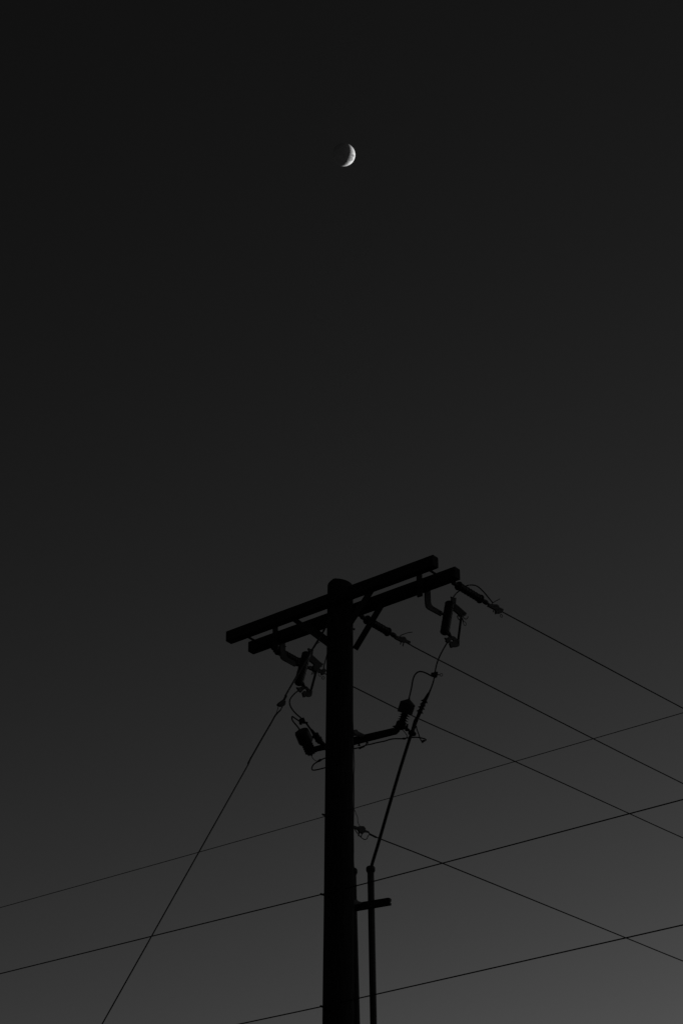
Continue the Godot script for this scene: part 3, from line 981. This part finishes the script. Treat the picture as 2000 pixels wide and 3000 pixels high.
	var lp := on(bl, z(840, 2080, 11.2, [[1330, 1558], [1200, 1600], [1090, 1655], [1030, 1690], [940, 1740], [870, 1800], [828, 1880], [822, 1935], [850, 1970], [920, 1972], [1040, 1950], [1160, 1920], [1330, 1876]]))
	thing("earth_lead", "looped earth lead below the round drum cap, tucked behind the pole", "wire", lp[0])
	part("strand", tube(lp, 1.93 * per_px(lp[0]), 6, 10), mat.dark_steel)
	part("branch", wire(bl, z(840, 2080, 11.2, [[810, 1510], [850, 1580], [910, 1645], [965, 1672], [1030, 1676]]), 1.0), mat.dark_steel)
	part("connector", tube(on(bl, z(840, 2080, 11.2, [[1035, 1680], [1120, 1632]])), 3.6 * per_px(lp[0]), 1, 10), mat.galvanized)
	# riser jumper that climbs from the inner clamp behind the pole
	var cl: Plane = lines_from[2].pl
	var rp := on(cl, z(780, 1840, 7.84, [[1460, 380], [1420, 520], [1385, 640], [1345, 790], [1325, 870], [1315, 950]]))
	thing("jumper_wire", "short jumper wire climbing from a tap clamp to behind the pole shaft", "wire", rp[0])
	part("strand", tube(rp, 1.67 * per_px(rp[0]), 6, 10), mat.aluminium_wire)

# ---------------------------------------------------------------- overhead lines
func span(pl: Plane, px: Array, further: float) -> Array:
	# points of a hanging wire in its upright plane, carried on beyond the picture on both given ends
	var pts := on(pl, px)
	var a: Vector3 = pts[-2]
	var b: Vector3 = pts[-1]
	var h := Vector3(b.x - a.x, 0, b.z - a.z)
	var slope := (b.y - a.y) / h.length()
	h = h.normalized()
	var out := pts.duplicate()
	for i in range(1, 9):
		var s := further * i / 8.0
		out.append(b + h * s + Vector3.UP * (slope * s + abs(slope) * 0.5 * s * s / further))
	return out

func make_lines():
	var labels := ["bare power line leaving the clamp below the arched jumper wire", "bare power line leaving the clamp beside the brace, with an upturned tail", "bare power line coming out from behind the pole shaft"]
	var px := [[[1440, 1777], [1466.5, 1790.5], [1730, 1931.5], [2000, 2075.5]],
		[[1172, 1872], [1196, 1886], [1283, 1932.4], [1737, 2164.5], [2000, 2296]],
		[[921, 1958], [946, 1971], [1035.7, 2012.7], [1218, 2102], [1507.6, 2230.8], [1843, 2384], [2000, 2455.3]]]
	for i in 3:
		var pl: Plane = lines_from[i].pl
		var pts := span(pl, px[i], 30.0)
		thing("power_line", labels[i], "power line", pts[0], "power lines strung from the far crossarm")
		part("strand", tube(pts, 0.0060, 4, 8), mat.aluminium_wire)
	# the neutral, dead-ended on the shaft
	var np := cross_plane(0.0)
	var nl := span(np, [[1078, 2437], [1108, 2455.3], [1296, 2529.3], [1831.6, 2747.4], [2000, 2816]], 30.0)
	thing("neutral_line", "bare neutral line dead-ended on the shaft below the steel bracket", "power line", nl[0])
	part("strand", tube(nl, 0.0058, 4, 8), mat.aluminium_wire)
	part("splice", tube(on(np, z(1020, 2340, 13.07, [[845, 1370], [1060, 1475]])), 3.0 * per_px(nl[0]), 1, 10), mat.galvanized)
	var cl := part("clamp", slab(np, z(1020, 2340, 13.07, [[-60, 960], [215, 1040], [340, 1085], [380, 1060], [440, 1050], [560, 1055], [600, 1090], [610, 1115], [640, 1140], [635, 1200], [770, 1260], [780, 1300], [690, 1290], [600, 1290], [540, 1350], [500, 1330], [490, 1280], [470, 1285], [440, 1330], [405, 1310], [395, 1240], [370, 1205], [340, 1185], [280, 1160], [215, 1130], [-60, 1040]]), 0.016), mat.galvanized)
	for e in [[[425, 1290], [400, 1370], [380, 1430]], [[525, 1320], [508, 1390], [485, 1460]]]:
		part("clamp_bolt", wire(np, z(1020, 2340, 13.07, e), 1.6, 3), mat.galvanized, cl)
	part("loop_wire", wire(np, z(1020, 2340, 13.07, [[225, 1120], [260, 1190], [310, 1270], [400, 1390], [500, 1490], [580, 1545], [650, 1560], [710, 1530], [745, 1450], [775, 1392], [840, 1380]]), 1.4), mat.aluminium_wire)
	part("tie_wire", wire(np, z(1020, 2340, 13.07, [[215, 420], [245, 440], [300, 590], [345, 690], [358, 780], [362, 870], [385, 960], [445, 1055]]), 0.9), mat.dark_steel)
	# cables that pass level along the arm direction, held on the near face of the shaft
	var runs := [
		{"v": -0.185, "r": 0.0033, "label": "thinnest cable crossing the pole just below the steel bracket", "l": [[0, 2659.5], [581.6, 2497.0], [946, 2393.5]], "r_": [[1036, 2368.6], [1507.6, 2230.9], [2000, 2088]]},
		{"v": -0.19, "r": 0.0054, "label": "dark cable crossing the pole between the pipe tops and their bracket", "l": [[0, 2853.0], [470, 2736.8], [941, 2620.5]], "r_": [[1045.9, 2594.4], [1296, 2528.7], [2000, 2342]]},
		{"v": -0.19, "r": 0.0056, "label": "lowest dark cable crossing the pole and both riser pipes", "l": [[420, 3060.0], [702.8, 3000.0], [941, 2949.2]], "r_": [[1054.8, 2923.5], [1440, 2836.5], [2000, 2709.5]]}]
	for q in runs:
		var pl := arm_plane(q.v)
		var left: Array = q.l.duplicate()
		left.reverse()
		var a := span(pl, left, 30.0)
		a.reverse()
		var b := span(pl, q.r_, 6.0)
		thing("level_cable", q.label, "cable", hit(q.r_[0][0], q.r_[0][1], pl))
		part("strand", tube(a + b, q.r, 3, 8), mat.cable_jacket)

# ---------------------------------------------------------------- guy
func make_guy():
	var pl := cross_plane(0.0)
	var e := func(p): return z(690, 2030, 8.71, p)
	var bottom := on(pl, [[727.0, 2240.0], [300.0, 3000.0]])
	var d: Vector3 = (bottom[1] - bottom[0])
	var foot: Vector3 = bottom[0] + d * ((bottom[0].y + 0.1) / -d.y)
	var m := per_px(bottom[0])
	thing("guy_wire", "taut guy wire with a thick insulating rod, sloping from pole top to ground", "guy wire", Vector3(foot.x, 0, foot.z))
	part("hook", tube(on(pl, [[984, 1786], [974, 1803], [949.5, 1845]]), 2.4 * m, 1, 10), mat.galvanized)
	var rod := part("insulating_rod", tube(on(pl, [[949.5, 1845], [915, 1902], [835.5, 2039]]), 2.7 * m, 1, 14), mat.fibreglass)
	part("rod_fitting", tube(on(pl, [[950, 1844], [930, 1878.5], [918, 1898]]), 3.2 * m, 1, 12), mat.galvanized, rod)
	part("rod_fitting", tube(on(pl, e.call([[1290, 75], [1205, 235]])), 3.6 * m, 1, 12), mat.galvanized, rod)
	part("side_strand", tube(on(pl, [[936, 1881], [920, 1892], [912, 1906]]), 1.2 * m, 3, 8), mat.aluminium_wire)
	part("thimble", slab(pl, e.call([[1205, 175], [1262, 215], [1252, 300], [1215, 340], [1165, 355], [1110, 340], [1075, 325], [1065, 290], [1085, 275], [1105, 245], [1150, 215]]), 0.02), mat.galvanized)
	var grip := part("grip", tube(on(pl, e.call([[1020, 560], [900, 780], [640, 1225], [395, 1660], [340, 1760]])), 2.3 * m, 1, 12), mat.dark_steel)
	part("grip_leg", tube(on(pl, e.call([[1098, 330], [1055, 480], [1010, 590]])), 1.1 * m, 3, 8), mat.dark_steel, grip)
	part("grip_leg", tube(on(pl, e.call([[1200, 340], [1140, 440], [1060, 530], [1000, 610]])), 1.7 * m, 3, 8), mat.dark_steel, grip)
	part("grip_leg", tube(on(pl, e.call([[1155, 432], [1060, 520]])), 2.3 * m, 1, 8), mat.dark_steel, grip)
	part("strand", tube([on(pl, e.call([[400, 1650]]))[0], bottom[0], bottom[1], foot], 1.8 * m, 1, 10), mat.aluminium_wire)
	part("grip_end", tube(on(pl, e.call([[400, 1640], [345, 1750], [315, 1800]])), 2.3 * m, 2, 10), mat.dark_steel, grip)
